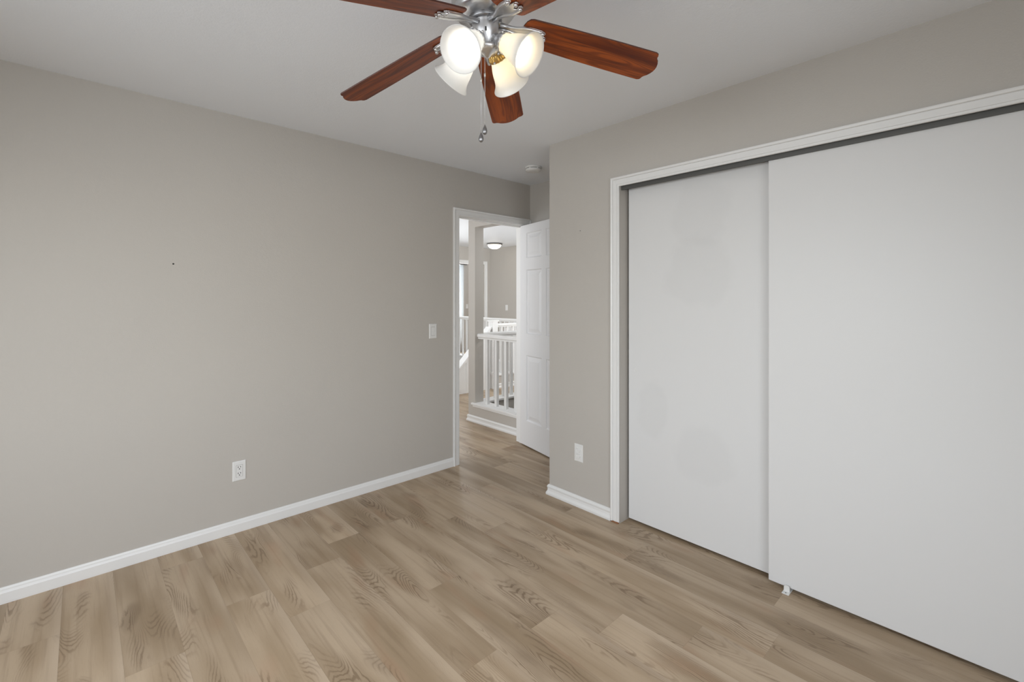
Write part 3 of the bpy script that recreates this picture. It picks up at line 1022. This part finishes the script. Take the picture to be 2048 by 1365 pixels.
# far walls
XF, YF = 6.45, 7.60
FO0, FO1 = 5.10, 6.30
struct(link('wall_far_right', boxes((XF, XF + .12, 3.0, YF + .12, 0, H)), M['wall']))
struct(link('wall_far_left', boxes((FO1, XF, YF, YF + .12, 0, H), (2.9, FO0, YF, YF + .12, 0, H), (FO0, FO1, YF, YF + .12, 2.09, H)), M['wall']))
struct(casing('trim_14', face_y(YF), FO0, FO1, 2.09, .07))
struct(link('wall_hall_side', boxes((2.78, 2.90, 5.36, YF, 0, H), (0.50, 2.78, 5.36, 5.48, 0, H), (0.38, 0.50, YL + T, 5.36, 0, H)), M['wall']))
struct(link('wall_landing_side', boxes((XE + .1, XF, 3.0, 3.12, 0, H)), M['wall']))
# far room behind the wide opening
struct(link('wall_far_room', boxes((4.2, 5.9, 9.5, 9.62, 0, H), (5.9, 7.16, 9.5, 9.62, 0, .25), (5.9, 7.16, 9.5, 9.62, 2.24, H), (7.16, 8.0, 9.5, 9.62, 0, H),
                                  (8.0, 8.12, YF, 9.62, 0, H), (4.08, 4.2, YF + .12, 9.62, 0, H), (XF + .12, 8.0, YF, YF + .12, 0, H)), M['wall']))
w3 = struct(link('window_3', boxes((5.9, 7.16, 9.58, 9.60, .25, 2.24)), M['bright']))
link('window_frame', boxes((5.9, 5.95, 9.52, 9.58, .25, 2.24), (7.12, 7.16, 9.52, 9.58, .25, 2.24), (6.5, 6.55, 9.52, 9.58, .25, 2.24)), M['trim'], w3)
bl = thing('sheer_curtain', (7.09, 9.46, .02), 'narrow white curtain at the bright window beyond the far opening', 'curtain')
bm = bmesh.new()
pr = [(6.98 + .006 * i, 9.46 + .010 * math.sin(i * 1.1)) for i in range(31)]
A = [bm.verts.new((x, y, .02)) for x, y in pr]; B = [bm.verts.new((x, y, 2.22)) for x, y in pr]
for i in range(30): bm.faces.new((A[i], A[i + 1], B[i + 1], B[i]))
cu = link('fabric', bm, M['blind'], bl, smooth=True)
sm = cu.modifiers.new('thickness', 'SOLIDIFY'); sm.thickness = .003
bm = bmesh.new(); tube(bm, [(5.85, 9.44, 2.235), (7.22, 9.44, 2.235)], .010, 10); ball(bm, Vector((7.225, 9.44, 2.235)), .02, 12)
link('rod', bm, M['nickel_dark'], bl, smooth=True)
bm = boxes((7.17, 7.185, 9.44, 9.50, 2.225, 2.245)); link('bracket', bm, M['nickel_dark'], bl)


def small_switch(fn, base, u, z, label):
    t = thing('light_switch', base, label, 'light switch')
    bm = bmesh.new(); plate(bm, fn, u, z); link('cover_plate', bm, M['plastic'], t)
    bm = bmesh.new(); prism(bm, [(u + a, z + b) for a, b in rrect(.033, .066, .002)], .0045, .0075, fn); link('rocker', bm, M['plastic'], t)
    screws(t, fn, u, z, .0485)


small_switch(face_x(XF), (XF, 7.06, 1.172), 7.06, 1.172, 'white light switch on the far hall wall, under the dome ceiling lamp')
small_switch(face_y(9.5), (7.29, 9.5, 1.162), 7.29, 1.162, 'pale light switch in the far room, right of the curtain')

# flush dome lamp in the hall
hl = thing('flush_ceiling_lamp', (5.873, 6.777, H), 'lit dome lamp with dark metal rim on the far hall ceiling', 'ceiling lamp')
Th = Matrix.Translation((5.873, 6.777, H)) @ Matrix.Diagonal((1, 1, -1, 1))
bm = bmesh.new(); lathe(bm, [(0, 0), (.130, 0), (.150, .006), (.158, .016), (.150, .026), (.132, .034), (.128, .028)], Th, 48)
bmesh.ops.remove_doubles(bm, verts=bm.verts[:], dist=1e-6)
link('rim', bm, M['bronze'], hl, smooth=True)
bm = bmesh.new(); lathe(bm, [(.130, .026)] + [(.130 * math.cos(R(a)), .028 + .085 * math.sin(R(a))) for a in range(6, 90, 7)] + [(0, .113)], Th, 48)
bmesh.ops.remove_doubles(bm, verts=bm.verts[:], dist=1e-6)
link('glass_dome', bm, M['dome'], hl, smooth=True)
bm = bmesh.new(); ball(bm, Vector((5.873, 6.777, H - .117)), .007, 12)
link('finial', bm, M['bronze'], hl, smooth=True)
